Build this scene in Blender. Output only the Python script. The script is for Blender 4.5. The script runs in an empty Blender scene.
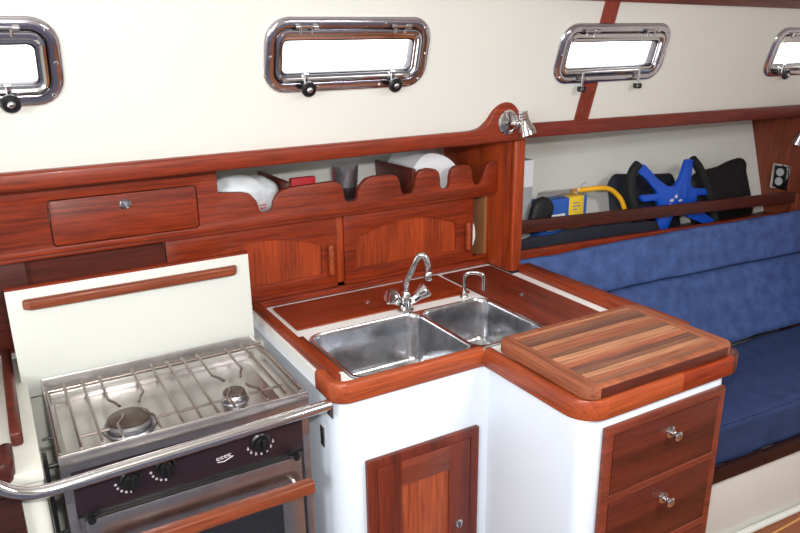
import bpy, bmesh, math, random
from mathutils import Vector, Matrix, noise
random.seed(7)
COL = bpy.context.scene.collection
PI = math.pi

# ------------------------------------------------------------------ materials
def nt(name):
    m = bpy.data.materials.new(name); m.use_nodes = True
    t = m.node_tree; b = t.nodes['Principled BSDF']
    return m, t, b
def srgb(r, g, b):
    f = lambda c: (c/255/12.92) if c/255 <= .04045 else ((c/255+.055)/1.055)**2.4
    return (f(r), f(g), f(b), 1)
def simple(name, rgb, rough=.5, metal=0, var=.0, vscale=6, bump=0, bscale=60, coat=0, spec=.5):
    m, t, b = nt(name)
    b.inputs['Base Color'].default_value = srgb(*rgb)
    b.inputs['Roughness'].default_value = rough; b.inputs['Metallic'].default_value = metal
    b.inputs['Coat Weight'].default_value = coat; b.inputs['Specular IOR Level'].default_value = spec
    tc = t.nodes.new('ShaderNodeTexCoord')
    if var:
        n = t.nodes.new('ShaderNodeTexNoise'); n.inputs['Scale'].default_value = vscale; n.inputs['Detail'].default_value = 4
        t.links.new(tc.outputs['Object'], n.inputs['Vector'])
        r = t.nodes.new('ShaderNodeValToRGB'); c = srgb(*rgb)
        r.color_ramp.elements[0].color = (c[0]*(1-var), c[1]*(1-var), c[2]*(1-var), 1)
        r.color_ramp.elements[1].color = (min(1, c[0]*(1+var)), min(1, c[1]*(1+var)), min(1, c[2]*(1+var)), 1)
        r.color_ramp.elements[0].position = .3; r.color_ramp.elements[1].position = .7
        t.links.new(n.outputs['Fac'], r.inputs['Fac']); t.links.new(r.outputs['Color'], b.inputs['Base Color'])
    if bump:
        n = t.nodes.new('ShaderNodeTexNoise'); n.inputs['Scale'].default_value = bscale; n.inputs['Detail'].default_value = 3
        t.links.new(tc.outputs['Object'], n.inputs['Vector'])
        bp = t.nodes.new('ShaderNodeBump'); bp.inputs['Strength'].default_value = bump; bp.inputs['Distance'].default_value = .004
        t.links.new(n.outputs['Fac'], bp.inputs['Height']); t.links.new(bp.outputs['Normal'], b.inputs['Normal'])
    return m
def wood(name, dark, light, axis='x', fine=70, rough=.42, coat=.10, seed=0, wave=.35):
    m, t, b = nt(name)
    tc = t.nodes.new('ShaderNodeTexCoord'); mp = t.nodes.new('ShaderNodeMapping')
    long_ = .05
    s = {'x': (long_, 1, 1), 'y': (1, long_, 1), 'z': (1, 1, long_)}[axis]
    mp.inputs['Scale'].default_value = s; mp.inputs['Location'].default_value = (seed*3.1, seed*1.7, seed*2.3)
    t.links.new(tc.outputs['Object'], mp.inputs['Vector'])
    n1 = t.nodes.new('ShaderNodeTexNoise'); n1.inputs['Scale'].default_value = fine*2.4; n1.inputs['Detail'].default_value = 5; n1.inputs['Roughness'].default_value = .65
    n2 = t.nodes.new('ShaderNodeTexNoise'); n2.inputs['Scale'].default_value = 16; n2.inputs['Detail'].default_value = 3; n2.inputs['Distortion'].default_value = 1.2
    t.links.new(mp.outputs['Vector'], n1.inputs['Vector']); t.links.new(mp.outputs['Vector'], n2.inputs['Vector'])
    mx = t.nodes.new('ShaderNodeMix'); mx.data_type = 'FLOAT'; mx.inputs[0].default_value = 1-wave
    t.links.new(n2.outputs['Fac'], mx.inputs[2]); t.links.new(n1.outputs['Fac'], mx.inputs[3])
    r = t.nodes.new('ShaderNodeValToRGB'); e = r.color_ramp.elements
    b.inputs['Specular IOR Level'].default_value = .35
    e[0].position = .34; e[0].color = srgb(*[c*.84 for c in dark]); e[1].position = .67; e[1].color = srgb(*light)
    t.links.new(mx.outputs[0], r.inputs['Fac']); t.links.new(r.outputs['Color'], b.inputs['Base Color'])
    b.inputs['Roughness'].default_value = rough; b.inputs['Coat Weight'].default_value = coat; b.inputs['Coat Roughness'].default_value = .12
    bp = t.nodes.new('ShaderNodeBump'); bp.inputs['Strength'].default_value = .12; bp.inputs['Distance'].default_value = .001
    t.links.new(n1.outputs['Fac'], bp.inputs['Height']); t.links.new(bp.outputs['Normal'], b.inputs['Normal'])
    return m
def steel(name, rgb=(190,188,186), rough=.28, axis='x', scratch=.3, blot=.25):
    m, t, b = nt(name)
    b.inputs['Metallic'].default_value = 1
    tc = t.nodes.new('ShaderNodeTexCoord'); mp = t.nodes.new('ShaderNodeMapping')
    mp.inputs['Scale'].default_value = {'x': (.05,1,1), 'y': (1,.05,1), 'z': (1,1,.05), 'n': (1,1,1)}[axis]
    t.links.new(tc.outputs['Object'], mp.inputs['Vector'])
    n = t.nodes.new('ShaderNodeTexNoise'); n.inputs['Scale'].default_value = 220; n.inputs['Detail'].default_value = 3
    t.links.new(mp.outputs['Vector'], n.inputs['Vector'])
    n2 = t.nodes.new('ShaderNodeTexNoise'); n2.inputs['Scale'].default_value = 26; n2.inputs['Detail'].default_value = 6; n2.inputs['Roughness'].default_value = .7
    t.links.new(tc.outputs['Object'], n2.inputs['Vector'])
    r = t.nodes.new('ShaderNodeValToRGB'); c = srgb(*rgb); k = 1-blot
    r.color_ramp.elements[0].position = .35; r.color_ramp.elements[0].color = (c[0]*k, c[1]*k, c[2]*k, 1)
    r.color_ramp.elements[1].position = .62; r.color_ramp.elements[1].color = c
    t.links.new(n2.outputs['Fac'], r.inputs['Fac']); t.links.new(r.outputs['Color'], b.inputs['Base Color'])
    mr = t.nodes.new('ShaderNodeMapRange'); mr.inputs['To Min'].default_value = rough*.8; mr.inputs['To Max'].default_value = rough*1.25
    t.links.new(n2.outputs['Fac'], mr.inputs['Value']); t.links.new(mr.outputs['Result'], b.inputs['Roughness'])
    if scratch:
        bp = t.nodes.new('ShaderNodeBump'); bp.inputs['Strength'].default_value = scratch; bp.inputs['Distance'].default_value = .0006
        t.links.new(n.outputs['Fac'], bp.inputs['Height']); t.links.new(bp.outputs['Normal'], b.inputs['Normal'])
    return m
def clear(name, tint=(1,1,1), refl=.08):
    m, t, b = nt(name); t.nodes.remove(b)
    tr = t.nodes.new('ShaderNodeBsdfTransparent'); tr.inputs['Color'].default_value = (*tint, 1)
    g = t.nodes.new('ShaderNodeBsdfGlossy'); g.inputs['Roughness'].default_value = .05
    lw = t.nodes.new('ShaderNodeLayerWeight'); lw.inputs['Blend'].default_value = .35
    mr = t.nodes.new('ShaderNodeMapRange'); mr.inputs['To Min'].default_value = refl; mr.inputs['To Max'].default_value = .8
    t.links.new(lw.outputs['Facing'], mr.inputs['Value'])
    mx = t.nodes.new('ShaderNodeMixShader')
    t.links.new(mr.outputs['Result'], mx.inputs['Fac']); t.links.new(tr.outputs[0], mx.inputs[1]); t.links.new(g.outputs[0], mx.inputs[2])
    t.links.new(mx.outputs[0], t.nodes['Material Output'].inputs['Surface'])
    return m
def striped_board():
    m, t, b = nt('butcher_block')
    tc = t.nodes.new('ShaderNodeTexCoord'); sp = t.nodes.new('ShaderNodeSeparateXYZ'); t.links.new(tc.outputs['Object'], sp.inputs[0])
    d = t.nodes.new('ShaderNodeMath'); d.operation = 'MULTIPLY'; d.inputs[1].default_value = 1/.0178
    t.links.new(sp.outputs['Y'], d.inputs[0])
    fl = t.nodes.new('ShaderNodeMath'); fl.operation = 'FLOOR'; t.links.new(d.outputs[0], fl.inputs[0])
    wm = t.nodes.new('ShaderNodeMath'); wm.operation = 'MULTIPLY'; wm.inputs[1].default_value = .381966; t.links.new(fl.outputs[0], wm.inputs[0])
    wn = t.nodes.new('ShaderNodeMath'); wn.operation = 'FRACT'; t.links.new(wm.outputs[0], wn.inputs[0])
    r = t.nodes.new('ShaderNodeValToRGB'); r.color_ramp.interpolation = 'CONSTANT'
    cols = [(122,80,58), (172,116,82), (148,86,58), (108,66,50), (182,128,94), (158,90,62), (126,84,64)]
    r.color_ramp.elements[0].position = 0; r.color_ramp.elements[0].color = srgb(*cols[0])
    r.color_ramp.elements[1].position = 1/7; r.color_ramp.elements[1].color = srgb(*cols[1])
    for i in range(2, 7):
        e = r.color_ramp.elements.new(i/7); e.color = srgb(*cols[i])
    t.links.new(wn.outputs[0], r.inputs['Fac'])
    mp = t.nodes.new('ShaderNodeMapping'); mp.inputs['Scale'].default_value = (.05,1,1); t.links.new(tc.outputs['Object'], mp.inputs['Vector'])
    n = t.nodes.new('ShaderNodeTexNoise'); n.inputs['Scale'].default_value = 150; n.inputs['Detail'].default_value = 4
    t.links.new(mp.outputs['Vector'], n.inputs['Vector'])
    r2 = t.nodes.new('ShaderNodeValToRGB'); r2.color_ramp.elements[0].position = .35; r2.color_ramp.elements[0].color = (.6,.56,.54,1)
    r2.color_ramp.elements[1].position = .62; r2.color_ramp.elements[1].color = (1.1,1.08,1.05,1)
    t.links.new(n.outputs['Fac'], r2.inputs['Fac'])
    mx = t.nodes.new('ShaderNodeMix'); mx.data_type = 'RGBA'; mx.blend_type = 'MULTIPLY'; mx.inputs[0].default_value = 1
    t.links.new(r.outputs['Color'], mx.inputs[6]); t.links.new(r2.outputs['Color'], mx.inputs[7])
    t.links.new(mx.outputs[2], b.inputs['Base Color']); b.inputs['Roughness'].default_value = .55
    return m
def floor_mat():
    m, t, b = nt('teak_and_holly_sole')
    tc = t.nodes.new('ShaderNodeTexCoord'); sp = t.nodes.new('ShaderNodeSeparateXYZ'); t.links.new(tc.outputs['Object'], sp.inputs[0])
    d = t.nodes.new('ShaderNodeMath'); d.operation = 'MULTIPLY'; d.inputs[1].default_value = 1/.055; t.links.new(sp.outputs['Y'], d.inputs[0])
    fr = t.nodes.new('ShaderNodeMath'); fr.operation = 'FRACT'; t.links.new(d.outputs[0], fr.inputs[0])
    gt = t.nodes.new('ShaderNodeMath'); gt.operation = 'GREATER_THAN'; gt.inputs[1].default_value = .86; t.links.new(fr.outputs[0], gt.inputs[0])
    mx = t.nodes.new('ShaderNodeMix'); mx.data_type = 'RGBA'
    mx.inputs[6].default_value = srgb(140,80,48); mx.inputs[7].default_value = srgb(206,150,80)
    t.links.new(gt.outputs[0], mx.inputs[0]); t.links.new(mx.outputs[2], b.inputs['Base Color'])
    b.inputs['Roughness'].default_value = .3
    return m

M = dict(
 cream   = simple('cream_gelcoat', (228,228,220), .42, var=.015, vscale=2),
 liner   = simple('hull_liner', (220,220,214), .5, var=.02, vscale=3),
 white   = simple('white_gelcoat', (220,228,238), .28, var=.012, vscale=2),
 lam     = simple('white_laminate', (244,246,244), .3),
 lid     = simple('off_white_laminate', (212,214,208), .3),
 stovecream = simple('recess_white', (208,208,198), .4),
 wx = wood('mahogany_x', (98,28,9), (158,56,20), 'x'),
 wx2 = wood('mahogany_rail', (108,32,12), (156,56,22), 'x', seed=3),
 wz = wood('mahogany_z', (120,38,13), (180,72,28), 'z', seed=1),
 wy = wood('mahogany_y', (112,38,16), (162,64,28), 'y', seed=2),
 warm = wood('light_mahogany', (134,54,26), (174,80,42), 'x', seed=4),
 warmy = wood('light_mahogany_y', (134,54,26), (174,80,42), 'y', seed=5),
 hatch = wood('teak_inset_x', (118,38,14), (168,66,28), 'x', seed=6, fine=50),
 hatchy = wood('teak_inset_y', (86,28,16), (138,58,38), 'y', seed=7, fine=50),
 vdark = wood('very_dark_mahogany', (36,14,12), (60,26,20), 'x', seed=18),
 vdark2 = wood('shelf_rail_mahogany', (60,22,16), (92,38,26), 'x', seed=19),
 trimx = wood('head_trim_mahogany', (92,32,24), (128,50,38), 'x', seed=20),
 dframe = wood('drawer_frame_mahogany', (96,40,26), (136,62,42), 'x', seed=21),
 dark = wood('dark_mahogany', (54,22,16), (92,38,28), 'x', seed=8),
 darkz = wood('dark_mahogany_z', (94,40,24), (140,68,42), 'z', seed=9),
 drawer = wood('drawer_mahogany', (58,22,14), (108,44,30), 'x', seed=10, wave=.5),
 doorz = wood('door_mahogany', (70,24,14), (126,48,28), 'z', seed=11, wave=.5),
 panelz = wood('door_panel', (134,54,28), (178,84,46), 'z', seed=12),
 trimw = wood('trim_mahogany', (120,44,30), (160,66,46), 'z', seed=13),
 handle = wood('oven_handle_teak', (112,50,28), (152,76,44), 'x', seed=14),
 board = striped_board(),
 boardb = wood('board_border', (126,66,42), (166,96,64), 'y', seed=15, rough=.55, coat=0),
 sole = floor_mat(),
 chrome = simple('chrome', (215,213,214), .08, 1),
 chrome2 = simple('polished_stainless', (205,200,208), .13, 1, var=.1, vscale=30),
 steel = steel('brushed_steel', (188,184,182), .3, 'x', .25, .12),
 steeln = steel('worn_sink_steel', (226,228,232), .19, 'n', .16, .34),
 grid = simple('grid_steel', (150,140,134), .3, 1),
 cap = simple('burner_cap', (96,84,76), .45, .6, var=.2, vscale=60),
 alu = simple('burner_alloy', (170,170,175), .35, 1),
 black = simple('black_plastic', (18,18,20), .35),
 rubber = simple('black_foam', (20,21,24), .75, bump=.2, bscale=200),
 panel = simple('black_control_panel', (38,26,32), .3, var=.1),
 ovenblk = simple('oven_dark', (14,12,12), .5),
 whitep = simple('white_print', (225,215,220), .5),
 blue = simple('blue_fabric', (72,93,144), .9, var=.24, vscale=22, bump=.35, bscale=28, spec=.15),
 blue_shade = simple('blue_fabric_shaded', (54,68,106), .92, var=.16, vscale=18, bump=.3, bscale=28, spec=.15),  # same fabric as the backrest, with the seat's shade painted in as darker blue
 bluep = simple('blue_plastic', (22,82,196), .3),
 bluebox = simple('blue_card', (40,92,176), .5),
 yellow = simple('yellow_card', (236,200,50), .5),
 yhose = simple('yellow_hose', (246,182,34), .4),
 navy = simple('navy_nylon', (22,26,40), .7, var=.3, vscale=30, bump=.5, bscale=26),
 blackn = simple('black_nylon', (16,17,21), .6, bump=.5, bscale=40),
 paper = simple('white_paper', (232,234,238), .6),
 pbag = simple('white_plastic_bag', (222,228,232), .3, var=.12, vscale=30, bump=.4, bscale=40),
 red = simple('red_print', (196,30,40), .5),
 grey = simple('grey_carton', (176,178,182), .6, var=.15, vscale=30),
 plate = simple('white_china', (236,236,232), .15),
 outlet = simple('outlet_grey', (176,178,180), .5),
 cork = simple('pale_wood', (150,98,62), .5, var=.1, vscale=20),
)
M['reflsheet'] = simple('slate_reflection_sheet', (92,92,104), .95)
M['blue3'] = simple('pale_blue_fabric', (112,136,182), .9, var=.1, vscale=20)
M['reflblue'] = simple('slate_blue_reflection', (128,130,150), .9)
M['glass'] = clear('smoked_tumbler', (.80,.79,.81), .03)
M['pane'] = clear('portlight_pane', (.97,.98,1), .03)
M['film'] = clear('clear_film', (.93,.93,.96), .12)
M['ovenpane'] = clear('oven_pane', (.5,.5,.5), .04)
M['oveng'] = simple('oven_glass', (8,8,9), .08)
m, t, b = nt('acrylic_knob'); b.inputs['Base Color'].default_value = (.72,.70,.72,1); b.inputs['Metallic'].default_value = 1; b.inputs['Roughness'].default_value = .08; M['crystal'] = m

# ------------------------------------------------------------------ mesh helpers
def setp(o, label=None, cat=None, group=None, kind=None):
    if label: o['label'] = label
    if cat: o['category'] = cat
    if group: o['group'] = group
    if kind: o['kind'] = kind
    return o
def worldloc(o):
    v = Vector((0,0,0))
    while o: v += o.location; o = o.parent
    return v
def finish(name, bm, mat, parent=None, smooth=True, ang=38, sub=0):
    bmesh.ops.remove_doubles(bm, verts=bm.verts, dist=1e-6)
    bmesh.ops.recalc_face_normals(bm, faces=bm.faces)
    if smooth:
        for f in bm.faces: f.smooth = True
        for e in bm.edges:
            e.smooth = not (len(e.link_faces) == 2 and e.calc_face_angle(0) > math.radians(ang))
    xs = [v.co for v in bm.verts]
    lo = Vector([min(c[i] for c in xs) for i in range(3)]); hi = Vector([max(c[i] for c in xs) for i in range(3)])
    org = Vector(((lo.x+hi.x)/2, (lo.y+hi.y)/2, lo.z))
    for v in bm.verts: v.co -= org
    me = bpy.data.meshes.new(name); bm.to_mesh(me); bm.free()
    mats = mat if isinstance(mat, (list, tuple)) else [mat]
    for k in mats: me.materials.append(k)
    o = bpy.data.objects.new(name, me); COL.objects.link(o)
    if parent:
        o.parent = parent; o.location = org - worldloc(parent)
    else: o.location = org
    if sub:
        s = o.modifiers.new('sub', 'SUBSURF'); s.levels = s.render_levels = sub
    return o
def empty(name, loc, label, cat, group=None):
    o = bpy.data.objects.new(name, None); COL.objects.link(o); o.location = loc; o.empty_display_size = .05
    return setp(o, label, cat, group)
def box(bm, x0, x1, y0, y1, z0, z1, bev=0, seg=2, mtx=None, mi=0):
    r = bmesh.ops.create_cube(bm, size=1)
    vs = r['verts']
    for v in vs:
        v.co = Vector((x0+(v.co.x+.5)*(x1-x0), y0+(v.co.y+.5)*(y1-y0), z0+(v.co.z+.5)*(z1-z0)))
    fs = list({f for v in vs for f in v.link_faces})
    for f in fs: f.material_index = mi
    allv = vs
    if bev:
        es = list({e for v in vs for e in v.link_edges})
        rb = bmesh.ops.bevel(bm, geom=es, offset=bev, segments=seg, affect='EDGES', profile=.5)
        allv = list({v for f in rb['faces'] for v in f.verts} | {v for v in vs if v.is_valid})
        for f in {f for v in allv for f in v.link_faces}: f.material_index = mi
    if mtx:
        for v in allv: v.co = mtx @ v.co
    return allv
def B(name, x0, x1, y0, y1, z0, z1, mat, parent=None, bev=.002, seg=2):
    bm = bmesh.new(); box(bm, x0, x1, y0, y1, z0, z1, bev, seg)
    return finish(name, bm, mat, parent)
def tube(bm, pts, r, n=12, closed=False, cap=True):
    pts = [Vector(p) for p in pts]; N = len(pts); rings = []
    rr = r if isinstance(r, (list, tuple)) else [r]*N
    up = None
    for i, p in enumerate(pts):
        a = pts[i-1] if (i > 0 or closed) else p; b = pts[(i+1) % N] if (i < N-1 or closed) else p
        t = (b-a).normalized()
        if up is None:
            up = Vector((0,0,1)) if abs(t.z) < .9 else Vector((1,0,0))
        s = t.cross(up).normalized(); up = s.cross(t).normalized()
        rings.append([bm.verts.new(p + rr[i]*(math.cos(2*PI*k/n)*s + math.sin(2*PI*k/n)*up)) for k in range(n)])
    M_ = N if closed else N-1
    for i in range(M_):
        A, C = rings[i], rings[(i+1) % N]
        for k in range(n): bm.faces.new((A[k], A[(k+1) % n], C[(k+1) % n], C[k]))
    if cap and not closed:
        bm.faces.new(rings[0][::-1]); bm.faces.new(rings[-1])
def lathe(bm, prof, org=(0,0,0), axis=(0,0,1), n=28, mi=0):
    """prof = [(r, h)...] along axis"""
    ax = Vector(axis).normalized(); q = Vector((0,0,1)).rotation_difference(ax).to_matrix()
    org = Vector(org); rings = []
    for r, h in prof:
        if r < 1e-6: rings.append([bm.verts.new(org + q @ Vector((0,0,h)))])
        else: rings.append([bm.verts.new(org + q @ Vector((r*math.cos(2*PI*k/n), r*math.sin(2*PI*k/n), h))) for k in range(n)])
    for A, C in zip(rings, rings[1:]):
        for k in range(n):
            a, b = A[k % len(A)], A[(k+1) % len(A)]; c, d = C[(k+1) % len(C)], C[k % len(C)]
            vs = []
            for v in (a, b, c, d):
                if v not in vs: vs.append(v)
            if len(vs) > 2:
                f = bm.faces.new(vs); f.material_index = mi
def smooth_path(pts, k=6):
    pts = [Vector(p) for p in pts]; out = []
    P = [pts[0]] + pts + [pts[-1]]
    for i in range(1, len(P)-2):
        a, b, c, d = P[i-1:i+3]
        for j in range(k):
            t = j/k
            out.append(.5*((2*b) + (c-a)*t + (2*a-5*b+4*c-d)*t*t + (3*b-a-3*c+d)*t**3))
    out.append(pts[-1]); return out
def rrect(x0, x1, y0, y1, r, n=6):
    out = []
    for cx, cy, a0 in ((x1-r, y1-r, 0), (x0+r, y1-r, 90), (x0+r, y0+r, 180), (x1-r, y0+r, 270)):
        for k in range(n+1):
            a = math.radians(a0+90*k/n); out.append((cx+r*math.cos(a), cy+r*math.sin(a)))
    return out
def plate(bm, outer, holes, mp, t0, t1):
    """flat plate with holes; outer/holes 2D loops; mp(u,v,t)->Vector"""
    loops = [outer]+list(holes)
    tops = []; es = []
    for L in loops:
        vs = [bm.verts.new(mp(u, v, t0)) for u, v in L]; tops.append(vs)
        for i in range(len(vs)): es.append(bm.edges.new((vs[i], vs[(i+1) % len(vs)])))
    r = bmesh.ops.triangle_fill(bm, edges=es, use_beauty=True, use_dissolve=False)
    fs = [g for g in r['geom'] if isinstance(g, bmesh.types.BMFace)]
    low = {}
    for L, vs in zip(loops, tops):
        for (u, v), w in zip(L, vs): low[w] = bm.verts.new(mp(u, v, t1))
    for f in fs: bm.faces.new([low[v] for v in reversed(f.verts)])
    for vs in tops:
        for i in range(len(vs)):
            a, b = vs[i], vs[(i+1) % len(vs)]; bm.faces.new((a, b, low[b], low[a]))
XZ = lambda u, v, t: Vector((u, t, v))
XY = lambda u, v, t: Vector((u, v, t))
YZ = lambda u, v, t: Vector((t, u, v))
def bevel_all(bm, w, seg=2, ang=30):
    bmesh.ops.recalc_face_normals(bm, faces=bm.faces)
    es = [e for e in bm.edges if len(e.link_faces) == 2 and e.calc_face_angle(0) > math.radians(ang)]
    bmesh.ops.bevel(bm, geom=es, offset=w, segments=seg, affect='EDGES', profile=.5, clamp_overlap=True)
def prism(name, loop, mp, t0, t1, mat, parent=None, holes=(), bev=0, seg=2):
    bm = bmesh.new()
    if holes: plate(bm, loop, holes, mp, t0, t1)
    else:
        a = [bm.verts.new(mp(u, v, t0)) for u, v in loop]; b = [bm.verts.new(mp(u, v, t1)) for u, v in loop]
        bm.faces.new(a); bm.faces.new(b[::-1])
        for i in range(len(a)): bm.faces.new((a[i], b[i], b[(i+1) % len(a)], a[(i+1) % len(a)]))
    if bev: bevel_all(bm, bev, seg)
    return finish(name, bm, mat, parent)
def ring_loft(bm, loops, close=True):
    """loops of 3D points with equal counts, joined by quads"""
    R = [[bm.verts.new(p) for p in L] for L in loops]
    n = len(R[0])
    for A, C in zip(R, R[1:]):
        for k in range(n if close else n-1): bm.faces.new((A[k], A[(k+1) % n], C[(k+1) % n], C[k]))
    return R
def sweep_bar(bm, path, w, z0, z1, rnd=.006, side=1):
    """bar of rectangular rounded section swept along plan path; outer edge on path, width w to the given side"""
    P = [Vector((p[0], p[1])) for p in path]; N = len(P); loops = []
    prof = [(0, z0+rnd*.6), (rnd*.3, z0), (w, z0), (w, z1-rnd*.8), (w-rnd*.35, z1-rnd*.2), (w-rnd, z1), (rnd, z1), (rnd*.35, z1-rnd*.2), (0, z1-rnd*.8)]
    for i, p in enumerate(P):
        d1 = (P[i]-P[i-1]).normalized() if i else None; d2 = (P[i+1]-P[i]).normalized() if i < N-1 else None
        if d1 is None: d1 = d2
        if d2 is None: d2 = d1
        n1 = Vector((-d1.y, d1.x)); n2 = Vector((-d2.y, d2.x)); nn = (n1+n2).normalized(); k = 1/max(.3, nn.dot(n1))
        loops.append([Vector((p.x+side*nn.x*k*a, p.y+side*nn.y*k*a, z)) for a, z in prof])
    R = ring_loft(bm, loops); bm.faces.new(R[0][::-1]); bm.faces.new(R[-1])
def arc(cx, cy, r, a0, a1, n=8):
    return [(cx+r*math.cos(math.radians(a0+(a1-a0)*k/n)), cy+r*math.sin(math.radians(a0+(a1-a0)*k/n))) for k in range(n+1)]
def blob(name, c, s, mat, parent=None, amp=.12, fr=9, seed=0, e=.6, rot=0, sub=4, tilt=0):
    """soft crumpled pillow-like body: superellipsoid with noise"""
    bm = bmesh.new(); bmesh.ops.create_icosphere(bm, subdivisions=sub, radius=1)
    R = Matrix.Rotation(rot, 3, 'Z') @ Matrix.Rotation(tilt, 3, 'Y')
    for v in bm.verts:
        p = v.co.copy()
        q = Vector([math.copysign(abs(k)**e, k) for k in p])
        w = Vector((q.x*s[0], q.y*s[1], q.z*s[2]))
        d = noise.fractal(Vector((w.x*fr+seed*7, w.y*fr, w.z*fr)), 1, 2, 3)
        w = w*(1+amp*d)
        v.co = Vector(c) + R @ w
    return finish(name, bm, mat, parent)

# ------------------------------------------------------------------ camera
def Rcam(y, p, r):
    cy, sy, cp, sp = math.cos(y), math.sin(y), math.cos(p), math.sin(p)
    f = Vector((sy*cp, cy*cp, -sp)); rt = Vector((cy, -sy, 0)); up = rt.cross(f)
    cr, sr = math.cos(r), math.sin(r)
    return f, cr*rt+sr*up, cr*up-sr*rt
F, RT, UP = Rcam(math.radians(29.804), math.radians(17.737), math.radians(-.746))
cd = bpy.data.cameras.new('camera'); cam = bpy.data.objects.new('camera', cd); COL.objects.link(cam)
cd.sensor_width = 36; cd.lens = 715.4*36/800; cd.clip_start = .02
mw = Matrix(((RT.x, UP.x, -F.x, 0), (RT.y, UP.y, -F.y, 0), (RT.z, UP.z, -F.z, 1.62), (0,0,0,1)))
cam.matrix_world = mw
bpy.context.scene.camera = cam

# ------------------------------------------------------------------ setting
# cabin side: leans inboard as it rises
WB = Vector((0, 1.690, 1.375)); WV = Vector((0, -.277, .961)); WN = Vector((0, -.961, -.277))
def WP(u, v, t): return Vector((u, 0, 0)) + WB + WV*v + WN*t       # u along X, v up the wall, t toward the cabin
def vz(z): return (z-1.375)/.961
WINX = [(-.285, .160, 0), (.581, 1.024, 0), (1.464, 1.917, -.016), (2.455, 2.90, -.032)]
WV0, WV1 = vz(1.498), vz(1.669)
hol = [rrect(a+.028, b-.028, WV0+.022+d, WV1-.022+d, .03) for a, b, d in WINX]
bm = bmesh.new(); plate(bm, [(-1.6,-.03), (3.6,-.03), (3.6,.50), (-1.6,.50)], hol, WP, 0, -.045)
setp(finish('wall_left', bm, M['cream'], smooth=False), kind='structure')
def sub(name, fn, mat, par, **kw):
    bm = bmesh.new(); fn(bm); return finish(name, bm, mat, par, **kw)
def portlight(i, a, b, dv):
    WV0 = vz(1.498)+dv; WV1 = vz(1.669)+dv
    c = (a+b)/2
    root = bpy.data.objects.new('window_%d' % (i+1), None); COL.objects.link(root); root.location = WP(c, (WV0+WV1)/2, 0); setp(root, kind='structure')
    def ring(bm, prof, r0):
        loops = []
        for ins, t in prof:
            loops.append([WP(u, v, t) for u, v in rrect(a+ins, b-ins, WV0+ins*.97, WV1-ins-max(0, ins-.027)*.4, max(.012, r0-ins))])
        R = ring_loft(bm, loops)
    sub('frame', lambda bm: ring(bm, [(0,-.001), (0,.004), (.004,.009), (.012,.0115), (.022,.0105), (.0245,.006), (.0265,.002), (.0275,-.06)], .056), M['chrome2'], root)
    sub('sash', lambda bm: ring(bm, [(.0268,-.01), (.0268,.006), (.029,.011), (.034,.0125), (.038,.010), (.0395,.004), (.0445,.003), (.0455,-.001), (.046,-.012)], .056), M['chrome'], root)
    sub('gasket', lambda bm: ring(bm, [(.044,-.02), (.0445,.001), (.0475,.0), (.0485,-.004), (.0485,-.022)], .056), M['panel'], root)
    bm = bmesh.new(); L = rrect(a+.040, b-.040, WV0+.040, WV1-.046, .014)
    bm.faces.new([bm.verts.new(WP(u, v, -.012)) for u, v in L]); finish('pane', bm, M['pane'], root)
    # screws round the flange
    spots = [(a+.013, (WV0+WV1)/2), (b-.013, (WV0+WV1)/2), (a+.024, WV1-.024), (b-.024, WV1-.024), (a+.024, WV0+.024), (b-.024, WV0+.024),
             (c-.085, WV1-.013), (c+.085, WV1-.013), (c-.085, WV0+.013), (c+.085, WV0+.013)]
    for u, v in spots:
        sub('screw', lambda bm: lathe(bm, [(.0042,0), (.0042,.0015), (.0028,.003), (0,.0034)], WP(u, v, .0098), WN, 12), M['chrome'], root)
    for s in (-1, 1):
        u = c + s*.125
        def hg(bm):
            for q in (-.022, .022):
                tube(bm, [WP(u+q-.006, WV1-.02, .014), WP(u+q+.006, WV1-.02, .014)], .006, 10)
            tube(bm, [WP(u-.026, WV1-.02, .014), WP(u+.026, WV1-.02, .014)], .0035, 8)
            for q in (-.014, .014):
                tube(bm, [WP(u+q, WV1-.02, .013), WP(u+q, WV1-.036, .013)], .003, 8)
        sub('hinge', hg, M['chrome'], root)
        u = c + s*.118
        if i == 2:      # dogs hang loose
            sub('dog_stem', lambda bm: tube(bm, [WP(u, WV0+.038, .015), WP(u, WV0-.006, .024)], .0042, 10), M['chrome'], root)
            k = sub('dog_knob', lambda bm: lathe(bm, [(0,0), (.012,0), (.0135,.003), (.0135,.012), (.011,.015), (0,.016)], WP(u, WV0-.002, .024), -WV+WN*.25, 16), M['black'], root)
            sub('dog_bracket', lambda bm: tube(bm, [WP(u-.014, WV0+.018, .014), WP(u+.014, WV0+.018, .014)], .0045, 8), M['chrome'], root)
        else:
            vv = WV0+.018
            sub('dog_stem', lambda bm: tube(bm, [WP(u, vv, .008), WP(u, vv, .03)], .0045, 10), M['chrome'], root)
            sub('dog_bracket', lambda bm: tube(bm, [WP(u, vv+.03, .012), WP(u, vv, .014)], .006, 10), M['chrome'], root)
            sub('dog_knob', lambda bm: lathe(bm, [(0,0), (.015,0), (.0185,.003), (.0185,.010), (.015,.014), (.009,.015), (.008,.012), (0,.012)], WP(u, vv, .026), WN, 20), M['black'], root)
            sub('dog_cap', lambda bm: lathe(bm, [(.0085,0), (.0075,.003), (.004,.0055), (0,.006)], WP(u, vv, .0382), WN, 12), M['chrome'], root)
for i, (a, b, d) in enumerate(WINX): portlight(i, a, b, d)

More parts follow.
